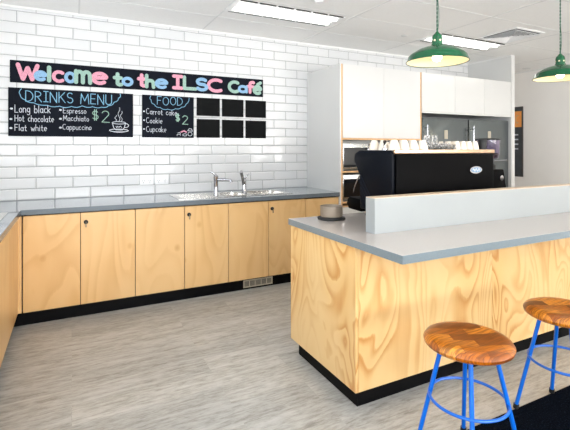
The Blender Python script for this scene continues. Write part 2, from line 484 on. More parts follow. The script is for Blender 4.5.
# L-shaped worktop with cut-outs
SX0, SX1, SY0, SY1 = .88, 2.06, 3.90, 4.34           # sink plate
LX0, LX1, LY0, LY1 = -.95, -.415, 2.75, 3.69          # side bench sink
xs = [XL + .002, LX0 + .015, LX1 - .015, -.347, SX0 + .015, SX1 - .015, 2.576]
ys = [2.0, LY0 + .015, LY1 - .015, YF, SY0 + .015, SY1 - .015, WY - .002]
def fill(i, j):
    x = (xs[i] + xs[i + 1]) / 2; y = (ys[j] + ys[j + 1]) / 2
    if LX0 < x < LX1 and LY0 < y < LY1: return False
    if SX0 < x < SX1 and SY0 < y < SY1: return False
    return x < -.347 or y > YF
tag(MB().slab(xs, ys, fill, .86, .9).build('worktop', M['slate'], smooth=False), 'long L-shaped grey stone worktop along the tiled wall, with the sink set in', 'worktop')
wt = bpy.data.objects['worktop']
MB().box(-.3465, 2.576, YF - .0015, YF - .0001, .8605, .8995).build('edge_strip', M['edge'], wt, smooth=False, label='slate front edge with shade put into its colour')  # thin strip over the stone, carries the painted shade
MB().box(-.3469, -.3455, 2.0, YF - .002, .8605, .8995).build('edge_strip', M['edge'], wt, smooth=False, label='slate front edge with shade put into its colour')

# ------------------------------------------------------------------ sinks
def basin(b, x0, x1, y0, y1, zt, d, r=.05, n=6):
    """rounded-rectangle bowl hanging from zt"""
    def ring(ins, z, rr):
        pts = []
        for cx, cy, a0 in ((x1 - ins - rr, y1 - ins - rr, 0), (x0 + ins + rr, y1 - ins - rr, PI / 2), (x0 + ins + rr, y0 + ins + rr, PI), (x1 - ins - rr, y0 + ins + rr, 1.5 * PI)):
            for k in range(n + 1):
                a = a0 + PI / 2 * k / n; pts.append(b.bm.verts.new((cx + rr * math.cos(a), cy + rr * math.sin(a), z)))
        return pts
    rs = [ring(-.012, zt + .001, r + .012), ring(-.006, zt + .004, r + .006), ring(0, zt + .001, r), ring(.006, zt - d * .8, r), ring(.03, zt - d, r)]
    for p, q in zip(rs, rs[1:]):
        m = len(p)
        for k in range(m): b.bm.faces.new((p[k], p[(k + 1) % m], q[(k + 1) % m], q[k]))
    b.bm.faces.new(rs[-1])
def sink(label, X0, X1, Y0, Y1, bowls, grooves):
    r = root('kitchen_sink', label, 'sink', ((X0 + X1) / 2, (Y0 + Y1) / 2, .9))
    xs = sorted({X0, X1, *[v for q in bowls for v in q[:2]]}); ys = sorted({Y0, Y1, *[v for q in bowls for v in q[2:]]})
    def f(i, j):
        x = (xs[i] + xs[i + 1]) / 2; y = (ys[j] + ys[j + 1]) / 2
        return not any(q[0] < x < q[1] and q[2] < y < q[3] for q in bowls)
    MB().slab(xs, ys, f, .9002, .9035).build('rim_plate', M['sinksteel'], r, smooth=False)
    for q in bowls:
        b = MB(); basin(b, *q, .9035, .16)
        o = b.build('bowl', M['sinksteel'], r, recalc=False)
        MB().lathe([(0, .002), (.028, .002), (.032, 0)], ((q[0] + q[1]) / 2, (q[2] + q[3]) / 2, .746), 20).build('drain', M['chrome'], o)
    g = MB(); gx0, gx1, gy0, gy1, ax = grooves
    for k in range(6):
        if ax == 'x':
            y = gy0 + (gy1 - gy0) * k / 5; g.box(gx0, gx1, y - .004, y + .004, .9034, .9045)
        else:
            x = gx0 + (gx1 - gx0) * k / 5; g.box(x - .004, x + .004, gy0, gy1, .9034, .9045)
    g.build('drainer_ribs', M['sinksteel'], r)
sink('stainless double bowl sink with draining board set in the worktop by the tiled wall', SX0, SX1, SY0, SY1,
     [(1.35, 1.565, 3.96, 4.28), (1.65, 2.0, 3.96, 4.28)], (.94, 1.24, 3.96, 4.28, 'x'))
sink('stainless sink in the side bench, only its corner showing at the photo edge', LX0, LX1, LY0, LY1,
     [(-.88, -.48, 3.25, 3.64)], (-.9, -.47, 2.8, 3.15, 'y'))

def tap1():
    x, y, z = 1.295, 4.10, .9035
    r = root('sink_tap', 'chrome sink tap with a level spout and tilted lever, beside the draining board', 'tap', (x, y, z))
    MB().lathe([(0, 0), (.026, 0), (.026, .008), (.023, .014), (.022, .15), (.024, .155), (.024, .19), (.015, .2), (0, .2)], (x, y, z), 20).build('body', M['chrome'], r)
    MB().tube([(x, y, z + .155), (x + .07, y - .05, z + .158), (x + .125, y - .085, z + .15), (x + .132, y - .09, z + .128)], [.014, .013, .013, .014], 12).build('spout', M['chrome'], r)
    MB().tube([(x, y, z + .195), (x - .02, y + .005, z + .215), (x - .055, y + .01, z + .238)], [.013, .011, .009], 10).build('lever', M['chrome'], r)
def tap2():
    x, y, z = 1.607, 4.12, .9035
    r = root('sink_tap', 'chrome sink tap with a slanting neck and upright lever, between the two bowls', 'tap', (x, y, z))
    MB().lathe([(0, 0), (.028, 0), (.028, .008), (.023, .014), (.020, .11), (.022, .14), (.012, .155), (0, .155)], (x, y, z), 20).build('body', M['chrome'], r)
    MB().tube([(x - .005, y, z + .09), (x - .035, y - .04, z + .17), (x - .06, y - .07, z + .225), (x - .066, y - .085, z + .232)], [.017, .015, .017, .016], 12).build('spout', M['chrome'], r)
    MB().tube([(x, y, z + .145), (x + .03, y - .01, z + .19), (x + .055, y - .015, z + .2)], [.009, .008, .006], 10).build('lever', M['chrome'], r)
tap1(); tap2()

# ------------------------------------------------------------------ sockets, kick vent
def socket(x0, label):
    x1 = x0 + .136; z0, z1 = 1.0, 1.098
    r = root('power_socket', label, 'power socket', ((x0 + x1) / 2, WY, z0))
    MB().box(x0, x1, WY - .010, WY - .0005, z0, z1, .003).build('face_plate', M['plastic'], r)
    for k in (0, 1):
        cx = x0 + .036 + k * .064
        MB().box(cx - .008, cx + .008, WY - .014, WY - .0102, z1 - .032, z1 - .014, .002, 1).build('switch', M['plastic'], r)
        p = MB()
        for dx, a in ((-.009, .5), (.009, -.5), (0, 0)):
            zc = z0 + (.042 if dx else .024)
            p.box(cx + dx - .0016, cx + dx + .0016, WY - .0107, WY - .0101, zc - .006, zc + .006)
        p.build('pin_slots', M['slot'], r, smooth=False)
socket(.617, 'white double power socket on the tiles, the one farther from the taps')
socket(.769, 'white double power socket on the tiles, the one nearer the taps')
r = root('vent_grille', 'grey slotted vent grille in the black kickboard under the sink cabinet', 'vent', (1.64, YD + .03, .02))
b = MB(); x0, x1, z0, z1 = 1.487, 1.797, .018, .09; y0, y1 = YD + .022, YD + .0298
b.box(x0, x1, y0, y1, z0, z0 + .01); b.box(x0, x1, y0, y1, z1 - .01, z1)
for k in range(6):
    x = x0 + (x1 - x0 - .008) * k / 5; b.box(x, x + .008, y0, y1, z0 + .01, z1 - .01)
b.build('frame', M['ventgrey'], r, smooth=False)
MB().box(x0 + .005, x1 - .005, y1 - .003, y1 - .001, z0 + .005, z1 - .005).build('backing', M['slot'], r, smooth=False)
b = MB()
for k in range(26):
    x = x0 + .012 + (x1 - x0 - .024) * k / 25; b.box(x - .0018, x + .0018, y0 + .002, y1 - .003, z0 + .01, z1 - .01)
b.build('slats', M['ventgrey'], r, smooth=False)

# ------------------------------------------------------------------ chalkboards and lettering
def arc(cx, cy, rx, ry, a0, a1, n=12):
    return [(cx + rx * math.cos(math.radians(a0 + (a1 - a0) * k / n)), cy + ry * math.sin(math.radians(a0 + (a1 - a0) * k / n))) for k in range(n + 1)]
O_ = lambda cx, cy, rx, ry: arc(cx, cy, rx, ry, 90, 450, 18)
G = {   # stroke glyphs: width, strokes; cap height 1, x-height .58
 'A': (.6, [[(0, 0), (.3, 1), (.6, 0)], [(.12, .38), (.48, .38)]]),
 'C': (.55, [arc(.32, .5, .3, .5, 55, 305)]),
 'D': (.58, [[(0, 0), (0, 1)], [(0, 1)] + arc(.12, .5, .44, .5, 85, -85) + [(0, 0)]]),
 'E': (.45, [[(.42, 1), (0, 1), (0, 0), (.44, 0)], [(0, .52), (.36, .52)]]),
 'F': (.45, [[(.44, 1), (0, 1), (0, 0)], [(0, .52), (.36, .52)]]),
 'H': (.52, [[(0, 0), (0, 1)], [(.5, 0), (.5, 1)], [(0, .5), (.5, .5)]]),
 'I': (.36, [[(.18, 0), (.18, 1)], [(0, 1), (.36, 1)], [(0, 0), (.36, 0)]]),
 'K': (.5, [[(0, 0), (0, 1)], [(.46, 1), (0, .42)], [(.14, .55), (.5, 0)]]),
 'L': (.45, [[(0, 1), (0, 0), (.44, 0)]]),
 'M': (.7, [[(0, 0), (.06, 1), (.34, .3), (.62, 1), (.7, 0)]]),
 'N': (.55, [[(0, 0), (0, 1), (.52, 0), (.52, 1)]]),
 'O': (.64, [O_(.32, .5, .31, .5)]),
 'R': (.5, [[(0, 0), (0, 1)] + arc(.14, .76, .3, .24, 85, -85) + [(0, .5)], [(.16, .5), (.5, 0)]]),
 'S': (.48, [arc(.25, .75, .22, .25, 40, 255, 9) + arc(.25, .26, .23, .26, 85, -150, 9)]),
 'U': (.52, [[(0, 1), (0, .3)] + arc(.26, .27, .26, .27, 180, 360) + [(.52, 1)]]),
 'W': (.85, [[(0, 1), (.2, 0), (.42, .75), (.62, 0), (.85, 1)]]),
 'a': (.42, [O_(.2, .28, .19, .28), [(.39, .58), (.39, .05), (.44, 0)]]),
 'b': (.42, [[(0, 1), (0, 0)], O_(.2, .28, .2, .28)]),
 'c': (.38, [arc(.22, .29, .2, .29, 50, 310)]),
 'e': (.4, [[(.02, .3), (.39, .32)] + arc(.2, .29, .19, .29, 10, 300)]),
 'f': (.34, [arc(.24, .8, .12, .2, 60, 180, 6) + [(.12, 0)], [(0, .56), (.28, .56)]]),
 'g': (.42, [O_(.2, .3, .19, .26), [(.39, .56), (.39, -.15)] + arc(.2, -.17, .19, .18, 0, -150, 8)]),
 'h': (.4, [[(0, 1), (0, 0)], [(0, .35)] + arc(.19, .35, .18, .22, 170, 0, 8) + [(.38, 0)]]),
 'i': (.1, [[(.04, .56), (.04, 0)], [(.04, .76), (.05, .8)]]),
 'k': (.4, [[(0, 1), (0, 0)], [(.34, .58), (0, .25)], [(.1, .33), (.38, 0)]]),
 'l': (.1, [[(.04, 1), (.04, 0)]]),
 'm': (.6, [[(0, .58), (0, 0)], [(0, .38)] + arc(.14, .36, .14, .2, 170, 0, 8) + [(.28, 0)], [(.28, .38)] + arc(.43, .36, .14, .2, 170, 0, 8) + [(.58, 0)]]),
 'n': (.4, [[(0, .58), (0, 0)], [(0, .35)] + arc(.19, .35, .18, .22, 170, 0, 8) + [(.38, 0)]]),
 'o': (.4, [O_(.2, .29, .19, .28)]),
 'p': (.42, [[(0, .58), (0, -.32)], O_(.2, .29, .2, .28)]),
 'r': (.28, [[(0, .58), (0, 0)], [(0, .35)] + arc(.15, .38, .14, .18, 170, 50, 6)]),
 's': (.34, [arc(.18, .44, .14, .14, 40, 250, 7) + arc(.17, .15, .16, .15, 80, -150, 7)]),
 't': (.34, [[(.14, .9), (.14, .08), (.24, 0), (.32, .04)], [(0, .58), (.3, .58)]]),
 'u': (.4, [[(0, .58), (0, .2)] + arc(.19, .2, .19, .2, 180, 360, 8) + [(.38, .58)], [(.38, .2), (.38, 0)]]),
 'w': (.56, [[(0, .58), (.14, 0), (.28, .45), (.42, 0), (.56, .58)]]),
 '2': (.5, [arc(.24, .74, .22, .26, 160, -20, 10) + [(.02, .02), (.5, .0)]]),
 '$': (.5, [arc(.25, .68, .2, .2, 30, 255, 9) + arc(.25, .28, .21, .21, 85, -150, 9), [(.19, 1.04), (.19, -.06)], [(.32, 1.04), (.32, -.06)]]),
}
G['I_slab'] = (.5, [[(.25, 0), (.25, 1)], [(0, 1), (.5, 1)], [(0, 0), (.5, 0)]])
G['W_slab'] = (.85, [[(0, 1), (.22, 0), (.42, .8), (.62, 0), (.85, 1)]])
G['e_big'] = (.4, [[(.05, .3), (.37, .34)] + arc(.2, .29, .19, .29, 20, 310)])
G['e_acute'] = (.4, [[(.05, .3), (.37, .34)] + arc(.2, .29, .19, .29, 20, 310), [(.2, .74), (.36, .9)]])
G['a_big'] = (.42, [O_(.2, .25, .19, .25), [(.4, .5), (.4, 0)]])

def text(b, s, x0, x1, z, cap, w, y, wob=.0):
    """write s from x0 to x1 on baseline z"""
    adv = [(G[c][0] if c != ' ' else .34) + .16 for c in s]; tot = sum(adv) - .16; k = (x1 - x0) / tot; x = x0
    for c, a in zip(s, adv):
        if c != ' ':
            dz = random.uniform(-wob, wob)
            for st in G[c][1]: b.ribbon([(x + px * k, z + dz + pz * cap) for px, pz in st], w, y)
        x += a * k
def fit(b, g, x0, x1, z0, z1, t, y, extra=0):
    sts = G[g][1]; xs = [p[0] for s in sts for p in s]; zs = [p[1] for s in sts for p in s]
    mx, Mx, mz, Mz = min(xs), max(xs), min(zs), max(zs); h = t / 2
    kx = (x1 - x0 - t) / max(Mx - mx, 1e-6); kz = (z1 - z0 - t) / max(Mz - mz, 1e-6)
    if Mx - mx < .01: kx = 0
    for s in sts: b.ribbon([((x0 + h if kx else (x0 + x1) / 2) + (p[0] - mx) * kx, z0 + h + (p[1] - mz) * kz) for p in s], t, y)

BY0, BY1 = WY - .016, WY - .001      # boards: 15 mm thick against the tiles
FY = BY0 - .0006
def board(name, label, cat, x0, x1, z0, z1, m, group=None):
    r = root(name, label, cat, ((x0 + x1) / 2, WY, z0), group)
    MB().box(x0, x1, BY0, BY1, z0, z1, .001, 1).build('panel', m, r)
    return r
# welcome sign
r = board('welcome_sign', 'long black sign reading Welcome to the ILSC Café in pink, blue and green chalk letters', 'sign', -.494, 1.983, 1.968, 2.168, M['board'])
P, B_, Gn = 'c_pink', 'c_blue', 'c_green'
lt = [('W_slab', -.45, -.262, 1.985, 2.148, P), ('e_big', -.31, -.2, 1.99, 2.092, B_), ('l', -.214, -.158, 1.984, 2.142, Gn), ('c', -.165, -.06, 1.986, 2.105, P),
 ('o', -.062, .04, 1.988, 2.1, B_), ('m', .02, .178, 1.985, 2.128, Gn), ('e_big', .166, .322, 1.99, 2.12, P), ('t', .362, .46, 1.986, 2.128, Gn),
 ('o', .445, .556, 1.992, 2.09, B_), ('t', .589, .69, 1.99, 2.135, P), ('h', .666, .77, 1.984, 2.135, Gn), ('e_big', .764, .902, 1.988, 2.098, B_),
 ('I_slab', .94, 1.06, 1.992, 2.15, P), ('L', 1.052, 1.21, 1.992, 2.148, Gn), ('S', 1.192, 1.33, 1.988, 2.138, B_), ('C', 1.315, 1.492, 1.984, 2.142, P),
 ('C', 1.552, 1.69, 1.99, 2.135, Gn), ('a_big', 1.672, 1.792, 1.996, 2.09, B_), ('f', 1.772, 1.882, 1.994, 2.145, P), ('e_acute', 1.85, 1.972, 1.986, 2.146, Gn)]
for i, (g, x0, x1, z0, z1, c) in enumerate(lt):
    b = MB(); fit(b, g, x0, x1, z0, z1, .036 if z1 - z0 > .12 else .031, FY - .0008 * (i % 3))
    b.build('letter', M[c], r, smooth=False, recalc=False)
def scallop(pts, n, amp=.012):
    """wavy cloud outline through points: little arcs bulging outwards"""
    out = []
    cx = sum(p[0] for p in pts) / len(pts); cz = max(p[1] for p in pts) + .1
    for (x0, z0), (x1, z1) in zip(pts, pts[1:]):
        for k in range(n):
            t = k / n; x = x0 + (x1 - x0) * t; z = z0 + (z1 - z0) * t
            dx, dz = x - cx, z - cz; L = math.hypot(dx, dz)
            a = amp * math.sin(PI * t); out.append((x + dx / L * a, z + dz / L * a))
    out.append(pts[-1]); return out
# drinks board
r = board('drinks_menu_board', 'black chalkboard headed DRINKS MENU listing coffees with a cup drawing', 'chalkboard', -.506, .553, 1.484, 1.921, M['board'])
b = MB(); text(b, 'DRINKS MENU', -.372, .352, 1.803, .095, .007, FY, .004)
b.ribbon(scallop([(-.405, 1.912), (-.415, 1.86), (-.37, 1.81), (-.31, 1.79), (-.2, 1.772), (-.1, 1.768), (0, 1.77), (.09, 1.78), (.18, 1.776), (.26, 1.775), (.32, 1.79), (.375, 1.828), (.415, 1.87), (.43, 1.915)], 6), .0065, FY)
b.build('heading_lettering', M['c_sky'], r, smooth=False, recalc=False)
b = MB(); text(b, 'Long black', -.455, -.175, 1.700, .068, .0052, FY, .003); text(b, 'Hot chocolate', -.455, -.148, 1.618, .056, .0048, FY, .002)
text(b, 'Flat white', -.455, -.205, 1.534, .056, .0048, FY, .003); text(b, 'Espresso', -.07, .125, 1.705, .05, .0043, FY, .002)
text(b, 'Macchiato', -.07, .148, 1.634, .05, .0043, FY, .002); text(b, 'Cappuccino', -.075, .17, 1.55, .05, .0043, FY, .002)
for x, z in [(-.481, 1.73), (-.485, 1.636), (-.485, 1.555), (-.093, 1.733), (-.093, 1.65), (-.093, 1.567)]:
    b.ribbon([(x - .003, z), (x + .003, z)], .017, FY)
b.build('lettering', M['c_white'], r, smooth=False, recalc=False)
b = MB(); text(b, '$', .176, .236, 1.65, .095, .0068, FY); text(b, '2', .262, .332, 1.628, .11, .0065, FY)
b.build('price_lettering', M['c_mint'], r, smooth=False, recalc=False)
b = MB(); w_ = .006
b.ribbon(O_(.42, 1.626, .062, .012), w_, FY); b.ribbon([(.358, 1.624), (.372, 1.575), (.39, 1.556), (.45, 1.556), (.468, 1.575), (.482, 1.624)], w_, FY)
b.ribbon(arc(.482, 1.6, .028, .02, 110, -100, 8), w_, FY); b.ribbon(O_(.42, 1.55, .088, .014), w_, FY); b.ribbon(arc(.42, 1.546, .07, .014, 190, 350), .004, FY)
for dx, h in ((-.03, .06), (0, .135), (.022, .1)):
    b.ribbon([(.42 + dx + .009 * math.sin(k * 1.1), 1.642 + h * k / 8) for k in range(9)], .004, FY)
b.ribbon([(.392, 1.59), (.4, 1.578), (.408, 1.592), (.42, 1.58), (.432, 1.594), (.446, 1.58)], .005, FY)
b.build('cup_drawing', M['c_white'], r, smooth=False, recalc=False)
# food board
r = board('food_menu_board', 'black chalkboard headed FOOD listing cakes and a cookie', 'chalkboard', .641, 1.171, 1.484, 1.92, M['board'])
b = MB(); text(b, 'FOOD', .79, 1.05, 1.826, .082, .0058, FY, .004)
b.ribbon(scallop([(.725, 1.912), (.728, 1.87), (.76, 1.825), (.82, 1.795), (.9, 1.782), (.975, 1.79), (1.04, 1.81), (1.085, 1.84), (1.12, 1.912)], 6), .0055, FY)
b.build('heading_lettering', M['c_sky'], r, smooth=False, recalc=False)
b = MB(); text(b, 'Carrot cake', .68, .99, 1.722, .055, .0046, FY, .004); text(b, 'Cookie', .68, .84, 1.632, .055, .0046, FY, .002); text(b, 'Cupcake', .68, .88, 1.542, .055, .0046, FY, .003)
for z in (1.75, 1.66, 1.57): b.ribbon([(.656, z), (.661, z)], .014, FY)
b.build('lettering', M['c_white'], r, smooth=False, recalc=False)
b = MB(); text(b, '$', .975, 1.022, 1.66, .075, .0085, FY); text(b, '2', 1.048, 1.108, 1.628, .09, .0075, FY)
b.build('price_lettering', M['c_mint'], r, smooth=False, recalc=False)
b = MB(); b.ribbon(O_(1.13, 1.525, .022, .02), .005, FY); b.ribbon([(1.105, 1.56), (1.12, 1.582), (1.145, 1.58), (1.156, 1.556), (1.105, 1.56)], .006, FY)
b.ribbon(arc(1.01, 1.51, .018, .012, 0, 200), .005, FY); b.ribbon([(1.0, 1.535), (1.02, 1.54), (1.03, 1.525)], .005, FY); b.ribbon(O_(1.075, 1.515, .022, .012), .005, FY)
b.build('cake_drawing', M['c_white'], r, smooth=False, recalc=False)
b = MB(); b.ribbon([(1.035, 1.545), (1.065, 1.558), (1.09, 1.545)], .014, FY)
b.build('icing_drawing', M['c_pink'], r, smooth=False, recalc=False)
cols = [(1.205, 1.462), (1.49, 1.741), (1.770, 2.020)]; rows_ = [('upper', 1.726, 1.921), ('lower', 1.488, 1.690)]
cn = ['next to the food board', 'in the middle of its row', 'at the end nearest the tall cupboard']
for rn, z0, z1 in rows_:
    for (x0, x1), c in zip(cols, cn):
        tag(MB().box(x0, x1, BY0, BY1, z0, z1, .001, 1).build('blank_chalkboard', M['board2']), 'small blank black chalkboard, %s row, %s' % (rn, c), 'chalkboard', 'blank chalkboards on the tiles')

# ------------------------------------------------------------------ tall oven cupboard
TX0, TX1, TF, TZ = 2.580, 3.757, 3.79, 2.287
r = root('tall_cupboard', 'tall white cupboard with ply edges holding the microwaves, upper doors closed', 'cupboard', ((TX0 + TX1) / 2, (TF + WY) / 2, 0))
MB().box(TX0, TX0 + .035, TF + .004, WY - .002, 0.0, TZ).build('side_panel', M['lam'], r, smooth=False)
b = MB(); b.box(TX0 + .016, TX0 + .035, TF, TF + .0038, 0.0, TZ); b.box(TX1 - .016, TX1, TF, TF + .0038, 0.1, TZ)
b.build('ply_edge', M['plyedge'], r, smooth=False)
MB().box(TX0, TX0 + .016, TF, TF + .0038, 0.0, TZ).build('edge_strip', M['lam'], r, smooth=False)
MB().box(TX1 - .03, TX1, TF + .004, WY - .002, .1, TZ).build('side_panel', M['lam'], r, smooth=False)
b = MB(); b.box(TX0 + .035, TX1 - .03, WY - .02, WY - .002, .1, TZ); b.box(TX0 + .035, TX1 - .03, TF + .03, WY - .02, TZ - .02, TZ)
b.build('carcass', M['lam'], r, smooth=False)
for x0, x1 in ((TX0 + .037, 3.184), (3.184, TX1 - .018)):
    MB().box(x0 + .001, x1 - .0015, TF, TF + .018, 1.487, TZ, .001, 1).build('door', M['lam'], r)
for z in (1.466, 1.106, .775):
    sh = MB().box(TX0 + .036, TX1 - .031, TF + .006, WY - .021, z, z + .02).build('shelf', M['lam'], r, smooth=False)
    MB().box(TX0 + .036, TX1 - .018, TF + .001, TF + .0058, z, z + .02).build('edge_band', M['plyedge'], sh, smooth=False)
for x0, x1 in ((TX0 + .037, 3.184), (3.184, TX1 - .018)):
    MB().box(x0 + .001, x1 - .0015, TF, TF + .018, .105, .73, .001, 1).build('door', M['lam'], r)
MB().box(TX0 + .036, TX1, TF + .04, TF + .055, 0, .1).build('plinth', M['black'], r, smooth=False)
MB().box(TX0 + .036, TX1 - .031, TF + .02, WY - .021, .73, .745).build('shelf', M['plyedge'], r, smooth=False)
def microwave(z0, h, label):
    x0, x1 = 2.64, 3.12; y0, y1 = TF + .03, TF + .42
    m = root('microwave_oven', label, 'microwave', ((x0 + x1) / 2, (y0 + y1) / 2, z0), 'microwaves in the tall cupboard')
    b = MB(); b.box(x0, x1, y0 + .02, y1, z0 + .012, z0 + h, .004)
    for fx in (x0 + .04, x1 - .04):
        for fy in (y0 + .06, y1 - .05): b.tube([(fx, fy, z0), (fx, fy, z0 + .014)], .014, 10)
    b.build('casing', M['steel'], m)
    d = MB().box(x0, x0 + .345, y0, y0 + .019, z0 + .014, z0 + h, .003).build('door', M['steel'], m)
    MB().box(x0 + .012, x0 + .33, y0 - .002, y0 + .001, z0 + .04, z0 + h - .045, .001, 1).build('window', M['darkglass'], d)
    MB().tube([(x0 + .325, y0 - .001, z0 + .05), (x0 + .325, y0 - .025, z0 + .06), (x0 + .325, y0 - .025, z0 + h - .06), (x0 + .325, y0 - .001, z0 + h - .05)], .006, 10).build('handle', M['chrome'], d)
    p = MB().box(x0 + .348, x1, y0, y0 + .019, z0 + .014, z0 + h, .003).build('control_panel', M['darkglass'], m)
    MB().box(x0 + .365, x1 - .015, y0 - .001, y0 + .001, z0 + h - .05, z0 + h - .02).build('display', M['slot'], p, smooth=False)
    MB().tube([(x0 + .415, y0 + .002, z0 + .11), (x0 + .415, y0 - .018, z0 + .11)], .018, 16).build('dial', M['chrome'], p)
microwave(1.1262, .30, 'steel and black glass microwave on the upper shelf of the tall cupboard')
microwave(.7952, .285, 'black glass microwave on the lower shelf, behind the coffee machine')

# ------------------------------------------------------------------ overhead cupboard + fridges
r = root('overhead_cupboard', 'white overhead cupboard with plain doors above the steel fridges', 'cupboard', (4.58, (TF + WY) / 2, 1.82))
MB().box(3.762, 5.412, TF + .02, WY - .002, 1.822, 2.285).build('carcass', M['lam'], r, smooth=False)
for a, c in ((3.762, 4.326), (4.326, 4.87), (4.87, 5.412)):
    MB().box(a + .0015, c - .0015, TF, TF + .0185, 1.822, 2.287, .001, 1).build('door', M['lam'], r)
MB().box(3.762, 5.412, TF + .0, TF + .018, 1.80, 1.8205).build('light_rail', M['lam'], r, smooth=False)
def fridge(x0, x1, label):
    y0 = TF + .03
    f = root('upright_fridge', label, 'fridge', ((x0 + x1) / 2, (y0 + WY) / 2, 0), 'steel fridges side by side')
    MB().box(x0, x1, y0 + .05, WY - .03, .06, 1.755, .004).build('cabinet', M['fridgesteel'], f)
    d = MB().box(x0 + .004, x1 - .004, y0, y0 + .046, .12, 1.75, .004).build('door', M['fridgesteel'], f)
    b = MB(); hx = x0 + .045
    b.tube([(hx, y0 + .002, 1.60), (hx, y0 - .04, 1.61), (hx, y0 - .045, 1.64), (hx, y0 - .045, 1.25), (hx, y0 - .04, 1.2), (hx, y0 + .002, 1.19)][::1], .008, 10)
    b.bm.free()
    b = MB(); b.tube([(hx, y0 - .042, 1.19), (hx, y0 - .042, 1.66)], .007, 12)
    for z in (1.23, 1.62): b.tube([(hx, y0 + .002, z), (hx, y0 - .042, z)], .007, 8)
    b.build('handle', M['chrome'], d)
    MB().box((x0 + x1) / 2 - .03, (x0 + x1) / 2 + .03, y0 - .004, y0 + .001, 1.49, 1.60, .002, 1).build('name_plate', M['ventgrey'], d)
    b = MB()
    for fx in (x0 + .06, x1 - .06):
        for fy in (y0 + .1, WY - .12): b.tube([(fx, fy, 0), (fx, fy, .062)], .02, 12)
    b.build('feet', M['rubber'], f)
fridge(3.80, 4.60, 'upright steel fridge beside the tall cupboard with the microwaves')
fridge(4.612, 5.405, 'upright steel fridge against the white nib wall, behind the coffee grinder')

# ------------------------------------------------------------------ poster on the far right wall
r = root('wall_poster', 'tall dark framed poster with an orange block, on the far wall past the fridges', 'poster', (XR, 4.83, .9))
MB().box(XR - .012, XR - .001, 4.53, 5.13, .89, 2.075).build('backing', M['posterdark'], r, smooth=False)
b = MB()
for y0, y1, z0, z1 in ((4.53, 5.13, .89, .902), (4.53, 5.13, 2.063, 2.075), (4.53, 4.542, .902, 2.063), (5.118, 5.13, .902, 2.063)): b.box(XR - .022, XR - .012, y0, y1, z0, z1)
b.build('frame', M['posterframe'], r, smooth=False)
MB().box(XR - .0135, XR - .012, 4.553, 5.1, 1.73, 2.0).build('printed_block', M['orange'], r, smooth=False)
def yz_text(b, pts, w, x):   # strokes on the right wall, read along -y
    h = w / 2
    for (a0, z0), (a1, z1) in zip(pts, pts[1:]):
        dy, dz = a1 - a0, z1 - z0; L = math.hypot(dy, dz); ny, nz = -dz / L * h, dy / L * h
        b.bm.faces.new([b.bm.verts.new((x, *q)) for q in ((a0 + ny, z0 + nz), (a0 - ny, z0 - nz), (a1 - ny, z1 - nz), (a1 + ny, z1 + nz))])
b = MB(); yz_text(b, [(4.62 - p[0] * .1 + .04, 1.80 + p[1] * .13) for p in G['C'][1][0]], .018, XR - .0142)
b.build('printed_letter', M['plyedge'], r, smooth=False, recalc=False)
b = MB()
for k, z in enumerate((1.60, 1.52, 1.44, 1.36)):
    L = (.16, .3, .22, .26)[k]; b.box(XR - .0132, XR - .012, 4.612, 4.612 + L, z - .01, z + .012)
b.build('printed_lines', M['c_white'], r, smooth=False)

# ------------------------------------------------------------------ island
IX0, IX1 = 1.316, 4.70
r = root('island_bench', 'island bench clad in swirly yellow pine ply on a black plinth', 'island bench', (3.0, 2.15, 0))
MB().box(IX0, IX0 + .02, 1.79, 2.515, .1, .859, .001, 1).build('end_panel', M['pine'], r)
for a, c in ((IX0 + .0205, 2.374), (2.374, 3.5), (3.5, IX1)):
    MB().box(a + .0005, c - .0005, 1.79, 1.808, .1, .859, .0008, 1).build('cladding_panel', M['pine'], r)
MB().box(IX0 + .021, IX1, 2.497, 2.515, .1, .859).build('service_panel', M['door'], r, smooth=False)
MB().box(IX1 - .02, IX1 - .001, 1.809, 2.496, .1, .859).build('end_panel', M['pine'], r, smooth=False)
b = MB(); b.box(IX0 + .04, IX1 - .04, 1.83, 1.845, 0, .0998); b.box(IX0 + .04, IX1 - .04, 2.46, 2.475, 0, .0998)
b.box(IX0 + .04, IX0 + .055, 1.845, 2.46, 0, .0998); b.box(IX1 - .055, IX1 - .04, 1.845, 2.46, 0, .0998)
b.build('plinth', M['black'], r, smooth=False)
MB().box(IX0 + .021, IX1 - .021, 1.809, 2.496, .1, .115).build('floor_panel', M['gap'], r, smooth=False)
tag(MB().box(1.306, IX1 + .01, 1.431, 2.53, .86, .9, .0015, 1).build('island_worktop', M['stone']), 'pale grey stone worktop on the island, overhanging towards the stools', 'worktop')
iw = bpy.data.objects['island_worktop']
MB().box(1.3055, IX1 + .01, 1.4298, 1.4309, .8605, .8993).build('edge_strip', M['edge2'], iw, smooth=False, label='grey stone front edge with shade put into its colour')  # thin strip over the island stone, holds its shade as colour
MB().box(1.3048, 1.3059, 1.4309, 2.53, .8605, .8993).build('edge_strip', M['edge2'], iw, smooth=False, label='grey stone end edge with shade put into its colour')
r = root('counter_screen', 'low pale grey upstand standing on the island worktop in front of the coffee machine', 'counter screen', (3.1, 1.89, .9))
MB().box(1.492, IX1, 1.853, 1.932, .9003, 1.096).build('body', M['screen'], r, smooth=False)
MB().box(1.492, IX1, 1.853, 1.932, 1.0962, 1.1).build('cap', M['cap'], r, smooth=False, label='thin tan edged top')

# ------------------------------------------------------------------ knock bin
r = root('knock_bin', 'round taupe open bin on a black base, on the island corner', 'bin', (1.555, 2.385, .9003))
MB().lathe([(0, 0), (.090, 0), (.094, .006), (.092, .014), (.076, .018), (0, .018)], (1.555, 2.385, .9003), 36).build('base', M['rubber'], r)
MB().lathe([(0, .020), (.0725, .020), (.074, .03), (.075, .088), (.073, .090), (.071, .088), (.070, .03), (0, .026)], (1.555, 2.385, .9003), 36).build('bowl', M['taupe'], r)

